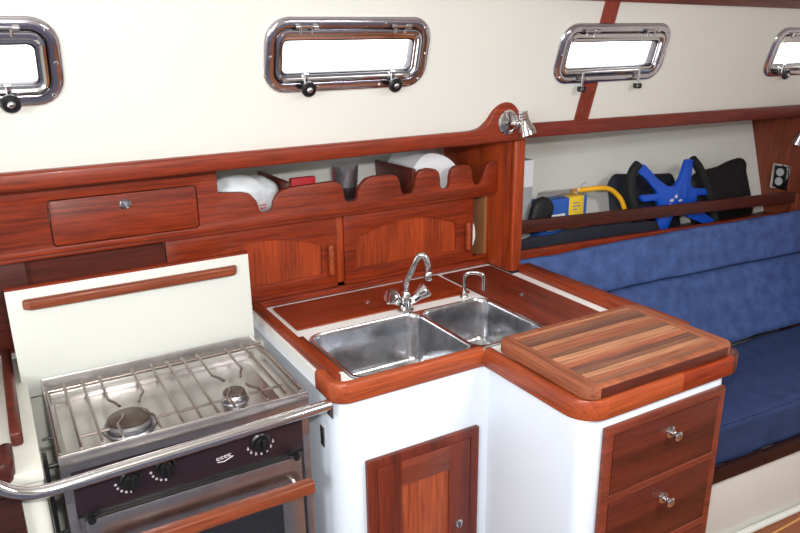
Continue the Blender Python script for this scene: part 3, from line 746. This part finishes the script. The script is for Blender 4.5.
# ------------------------------------------------------------------ saloon settee
def sh(v): v.co.y -= .06*(v.co.x-1.8)
ss = empty('settee', (2.1,1.4,0), 'built-in saloon settee with blue cushions on a white base with dark wood front rail', 'settee')
def shB(name, *a, mat, bev=.002, seg=2, par=ss):
    bm = bmesh.new(); box(bm, *a, bev, seg)
    for v in bm.verts: sh(v)
    return finish(name, bm, mat, par)
shB('base', 1.445, 2.893, 1.215, 1.62, .0, .296, mat=M['cream'])
shB('front_fiddle', 1.445, 2.893, 1.193, 1.213, .264, .316, mat=M['vdark'], bev=.004)
shB('toe_cove', 1.445, 2.893, 1.190, 1.213, .0, .014, mat=M['cream'], bev=.006)
# backrest cushions lofted between stations; leans outboard, comes inboard forward
def cushion(name, stations, mat, n=26, grp=None):
    bm = bmesh.new(); loops = []
    m_ = len(stations[0][1])
    for x, prof in stations: loops.append([Vector((x, y, z)) for y, z in prof])
    # interpolate along x
    dense = []
    for (A, C) in zip(loops, loops[1:]):
        for k in range(n):
            t = k/n; dense.append([a.lerp(c, t) for a, c in zip(A, C)])
    dense.append(loops[-1])
    for i, L in enumerate(dense):
        for j, p in enumerate(L):
            d = noise.noise(Vector((p.x*5, p.y*7, p.z*7)))*.006 + noise.noise(Vector((p.x*17, p.y*15, p.z*15)))*.0022
            p.y += d; p.z += d*.5
    R = ring_loft(bm, dense); bm.faces.new(R[0][::-1]); bm.faces.new(R[-1])
    bmesh.ops.subdivide_edges(bm, edges=[], cuts=1)
    return finish(name, bm, mat, ss, ang=50)
def rounded(poly, r=.02, n=4):
    out = []; N = len(poly)
    for i in range(N):
        p = Vector(poly[i]); a = Vector(poly[i-1]); b = Vector(poly[(i+1) % N])
        da = (a-p); db = (b-p); rr = min(r, da.length*.45, db.length*.45)
        s = p+da.normalized()*rr; e = p+db.normalized()*rr
        for k in range(n+1):
            t = k/n; out.append(tuple(s*(1-t)**2 + p*2*t*(1-t) + e*t*t))
    return out
def resample(poly, n=48):
    P = [Vector(p) for p in poly]; P.append(P[0]); d = [0]
    for a, b in zip(P, P[1:]): d.append(d[-1]+(b-a).length)
    out = []; j = 0
    for k in range(n):
        s = d[-1]*k/n
        while d[j+1] < s: j += 1
        t = (s-d[j])/max(1e-9, d[j+1]-d[j]); q = P[j].lerp(P[j+1], t); out.append((q.x, q.y))
    return out
def up_prof(dy, dz=0):
    return resample(rounded([(1.692+dy,.752+dz), (1.742+dy,.918+dz), (1.772+dy,.915+dz), (1.760+dy,.752+dz)], .028))
def lo_prof(dy, dz=0):
    return resample(rounded([(1.572+dy,.475+dz), (1.690+dy,.744+dz), (1.755+dy,.744+dz), (1.69+dy,.475+dz)], .028))
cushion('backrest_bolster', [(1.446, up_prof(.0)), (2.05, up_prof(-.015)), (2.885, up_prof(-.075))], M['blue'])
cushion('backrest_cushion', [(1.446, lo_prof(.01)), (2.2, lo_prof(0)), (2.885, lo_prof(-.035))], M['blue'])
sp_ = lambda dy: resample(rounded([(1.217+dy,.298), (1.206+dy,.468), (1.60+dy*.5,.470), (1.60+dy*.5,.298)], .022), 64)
cushion('seat_cushion', [(1.446, sp_(.02)), (2.885, sp_(-.065))], M['blue_shade'], 50)
bm = bmesh.new(); tube(bm, [(x, 1.2095+.02-.085*(x-1.446)/1.439, .4665) for x in [1.45+.0287*k for k in range(50)]], .0045, 8); finish('piping', bm, M['blue_shade'], ss)
o = blob('throw_pillow', (2.85,1.450,.645), (.055,.13,.16), M['blue3'], None, .08, 6, 5, .7, 0)
setp(o, 'plump blue scatter pillow leaning on the settee back at the far right edge', 'pillow')

# shelf behind the settee
bs = empty('settee_shelf', (2.15,1.8,.87), 'open shelf behind the settee held by two dark mahogany rails', 'shelf')
RY = lambda x: 1.800-(x-1.5)*.0714
def rail(name, z0, z1, dz, mat):
    bm = bmesh.new(); box(bm, 1.4225, 2.868, 0, .018, z0, z1, .003)
    for v in bm.verts: v.co.z += -dz*(v.co.x-1.5)/1.4; v.co.y += RY(v.co.x)
    return finish(name, bm, mat, bs)
rail('upper_rail', .990, 1.034, .042, M['vdark2'])
rail('lower_rail', .880, .930, .02, M['wx2'])
bm = bmesh.new(); box(bm, 1.4225, 2.895, 0, 1, .868, .8785)
for v in bm.verts: v.co.y = (RY(v.co.x)+.002) if v.co.y < .5 else hullY(v.co.x, v.co.z)-.004
finish('shelf_board', bm, M['dark'], bs)
B('end_cleat', 2.8685, 2.898, 1.695, 1.722, .88, .985, M['darkz'], bs, .002)

# goods on that shelf
G = 'gear stowed on the saloon shelf'
def item(name, label, cat, parts, loc):
    r = empty(name, loc, label, cat); return r
bx = setp(B('carton', 1.500, 1.597, 1.868, 1.92, .880, 1.222, M['grey'], None, .002), 'tall grey and white carton standing against the partition on the saloon shelf', 'carton')
B('white_top', 1.5005, 1.5965, 1.8665, 1.868, 1.13, 1.221, M['paper'], bx, 0)
o = blob('camera_pouch', (1.612,1.838,1.040), (.045,.020,.058), M['blackn'], None, .15, 14, 2, .75, 0, 4, .35)
setp(o, 'small black nylon pouch in front of the grey carton', 'pouch')
bb = empty('supply_box', (1.76,1.87,.88), 'blue and yellow cardboard box behind the upper shelf rail', 'box')
B('carton_body', 1.635, 1.848, 1.860, 1.915, .880, 1.072, M['bluebox'], bb, .002)
B('yellow_band', 1.762, 1.832, 1.8585, 1.9165, .8810, 1.0730, M['yellow'], bb, .001)
B('white_label', 1.665, 1.745, 1.8588, 1.8598, .96, 1.018, M['paper'], bb, 0)
def prt(bm):
    for k, w in enumerate((.03,.04,.024,.036)):
        z = 1.008-k*.010; box(bm, 1.676, 1.676+w, 1.8582, 1.8587, z, z+.003)
sub('box_print', prt, M['bluebox'], bb)
def prt2(bm):
    for k, w in enumerate((.026,.034,.02)):
        z = 1.048-k*.012; box(bm, 1.780, 1.780+w, 1.8577, 1.8584, z, z+.003)
sub('band_print', prt2, M['bluebox'], bb)
o = blob('plastic_wrap', (1.728,1.889,1.086), (.075,.022,.0125), M['film'], None, .4, 30, 1, .8)
setp(o, 'crumpled clear plastic lying on the blue and yellow box', 'wrap')
hp = smooth_path([(1.80,1.890,1.086), (1.855,1.885,1.086), (1.90,1.868,1.089), (1.95,1.865,1.083), (1.99,1.862,1.062), (2.02,1.852,1.025), (2.035,1.845,.97), (2.03,1.842,.893)], 6)
bm = bmesh.new(); tube(bm, hp, .0095, 14)
setp(finish('air_hose', bm, M['yhose']), 'thick yellow hose arching out of the blue and yellow box', 'hose')
bm = bmesh.new(); tube(bm, smooth_path([(1.81,1.880,1.0745), (1.83,1.878,1.105), (1.845,1.866,1.118)], 4), .0015, 6)
setp(finish('wire', bm, M['alu']), 'thin grey wire end sticking up above the blue and yellow box', 'wire')
# dark bags
def slab_bag(name, pts, y0, y1, lean, mat, label, cat):
    bm = bmesh.new(); R = rounded(pts, .028, 4); n = len(R)
    cx_ = sum(p[0] for p in R)/n; cz_ = sum(p[1] for p in R)/n; loops = []
    th = y1-y0
    for s, t in ((.2,0), (.7,.02), (.93,.14), (1,.5), (.93,.86), (.7,.98), (.2,1)):
        loops.append([Vector((cx_+(x-cx_)*s, y0+th*t+lean*(z-.9), cz_+(z-cz_)*s)) for x, z in R])
    for L in loops:
        for p in L:
            d = noise.noise(p*16)*.010; p.x += d; p.z += d*.8; p.y += noise.noise(p*9+Vector((4,4,4)))*.010
    q = ring_loft(bm, loops); bm.faces.new(q[0][::-1]); bm.faces.new(q[-1])
    return setp(finish(name, bm, mat, ang=70), label, cat)
slab_bag('duffel_bag', [(2.01,.882), (1.99,1.09), (2.03,1.125), (2.10,1.115), (2.22,1.105), (2.36,1.09), (2.39,.882)], 1.860, 1.886, .17, M['navy'], 'navy nylon bag propped behind the blue cross-shaped frame', 'bag')
slab_bag('seat_bag', [(2.405,.882), (2.41,1.080), (2.52,1.094), (2.62,1.104), (2.71,1.128), (2.77,1.10), (2.82,.882)], 1.830, 1.860, .17, M['blackn'], 'black padded bag leaning on the hull at the forward end of the shelf', 'bag')
o = blob('rolled_jacket', (1.80,1.814,.926), (.36,.010,.044), M['navy'], None, .25, 9, 8, .7, -.0714)
setp(o, 'long dark navy garment bundled between the two shelf rails', 'jacket')
# blue cross-shaped frame with black foam handles
kx = lambda x, z: (x*.968+.010, (z-1.62)*.968+1.614)
bf = empty('cross_frame', (2.24,1.80,.88), 'bright blue plastic cross frame with black foam side grips, on the saloon shelf', 'frame')
out = [(2.104,1.163), (2.148,1.155), (2.223,1.090), (2.275,1.060), (2.320,1.050), (2.352,1.085), (2.383,1.152), (2.425,1.150), (2.415,1.10), (2.408,1.055), (2.425,1.035), (2.545,1.019), (2.549,.997),
       (2.450,1.002), (2.445,.968), (2.480,.935), (2.590,.872), (2.528,.868), (2.42,.912), (2.355,.945), (2.310,.935), (2.275,.885), (2.215,.884), (2.232,.935), (2.232,.985), (2.215,1.010), (2.134,1.014), (2.131,1.038), (2.225,1.034), (2.205,1.055), (2.15,1.105), (2.09,1.142)]
poly = rounded([kx(*p) for p in out], .010, 3)
bm = bmesh.new()
a = [bm.verts.new((x, 1.795+.10*(z-.9), z)) for x, z in poly]; b_ = [bm.verts.new((x, 1.811+.10*(z-.9), z)) for x, z in poly]
bm.faces.new(a); bm.faces.new(b_[::-1])
for i in range(len(a)): bm.faces.new((a[i], b_[i], b_[(i+1) % len(a)], a[(i+1) % len(a)]))
bevel_all(bm, .003, 2); finish('cross_body', bm, M['bluep'], bf)
for pts in ([(2.118,1.158), (2.088,1.130), (2.078,1.085), (2.090,1.02), (2.125,.95), (2.20,.885)], [(2.425,1.148), (2.462,1.115), (2.500,1.06), (2.530,1.00), (2.560,.93), (2.575,.878)]):
    P = [(kx(*p)[0], 1.803+.10*(kx(*p)[1]-.9), kx(*p)[1]) for p in pts]
    sub('foam_grip', lambda bm: tube(bm, smooth_path(P, 5), .0175, 14), M['rubber'], bf)
# white scuff marks on the plastic
def scuff(bm):
    for (x, z, w, h) in ((2.30,1.0,.02,.012), (2.325,1.012,.014,.016), (2.35,.995,.02,.008), (2.29,.985,.012,.008)):
        X_, Z_ = kx(x, z); Y_ = 1.7945+.10*(Z_-.9)
        bm.faces.new([bm.verts.new((X_+w*math.cos(a)*.6, Y_, Z_+h*math.sin(a)*.6)) for a in [k*PI/4+.3 for k in range(8)]])
sub('scuff', scuff, M['whitep'], bf)

# outlet on the forward bulkhead
ot = empty('power_outlet', (2.898,1.80,1.03), 'chrome double power outlet on the mahogany bulkhead', 'outlet')
B('cover_plate', 2.8925, 2.8995, 1.760, 1.839, .985, 1.092, M['chrome'], ot, .003)
B('socket_panel', 2.8905, 2.8925, 1.772, 1.827, .993, 1.084, M['black'], ot, .0005)
for z in (1.019, 1.058):
    sub('socket', lambda bm: lathe(bm, [(.017,0), (.017,.002), (0,.002)], (2.8905,1.7995,z), (-1,0,0), 24), M['outlet'], ot)
lm = empty('bulkhead_lamp', (2.88,1.75,1.20), 'small chrome fitting high on the bulkhead at the right edge of the picture', 'lamp')
sub('base', lambda bm: lathe(bm, [(.026,0), (.026,.006), (.016,.012), (.010,.030), (0,.032)], (2.8995,1.715,1.225), (-1,0,0), 24), M['chrome'], lm)
sub('lamp_shade', lambda bm: lathe(bm, [(0,0), (.014,.001), (.016,.020), (.024,.050), (.022,.050), (0,.03)], (2.865,1.715,1.235), (-.1,.3,-.9), 24), M['chrome2'], lm)

# ------------------------------------------------------------------ light
w = bpy.data.worlds.new('sky'); bpy.context.scene.world = w; w.use_nodes = True
bg = w.node_tree.nodes['Background']; bg.inputs['Color'].default_value = (.95,.97,1,1); bg.inputs['Strength'].default_value = 6
def area(name, loc, rot, sx, sy, e, col=(1,1,1)):
    l = bpy.data.lights.new(name, 'AREA'); l.shape = 'RECTANGLE'; l.size = sx; l.size_y = sy; l.energy = e; l.color = col
    o = bpy.data.objects.new(name, l); COL.objects.link(o); o.location = loc; o.rotation_euler = rot; return o
area('companionway_light', (-1.2, -.2, 1.8), (math.radians(20), math.radians(-50), 0), .8, .8, 24, (.97,.985,1))
area('hatch_light', (1.4, -.1, 1.92), (0, 0, 0), .6, .6, 20, (.97,.985,1))
# camera flash just above the lens
fl = area('camera_flash', cam.location + UP*.11 + RT*.02 + F*.03, (0,0,0), .06, .04, 12, (1,.985,.965))
fl.rotation_euler = cam.matrix_world.to_euler()
sc = bpy.context.scene
sc.view_settings.view_transform = 'Standard'; sc.view_settings.look = 'None'; sc.view_settings.gamma = 1; sc.view_settings.exposure = .7
sc.view_settings.use_curve_mapping = False
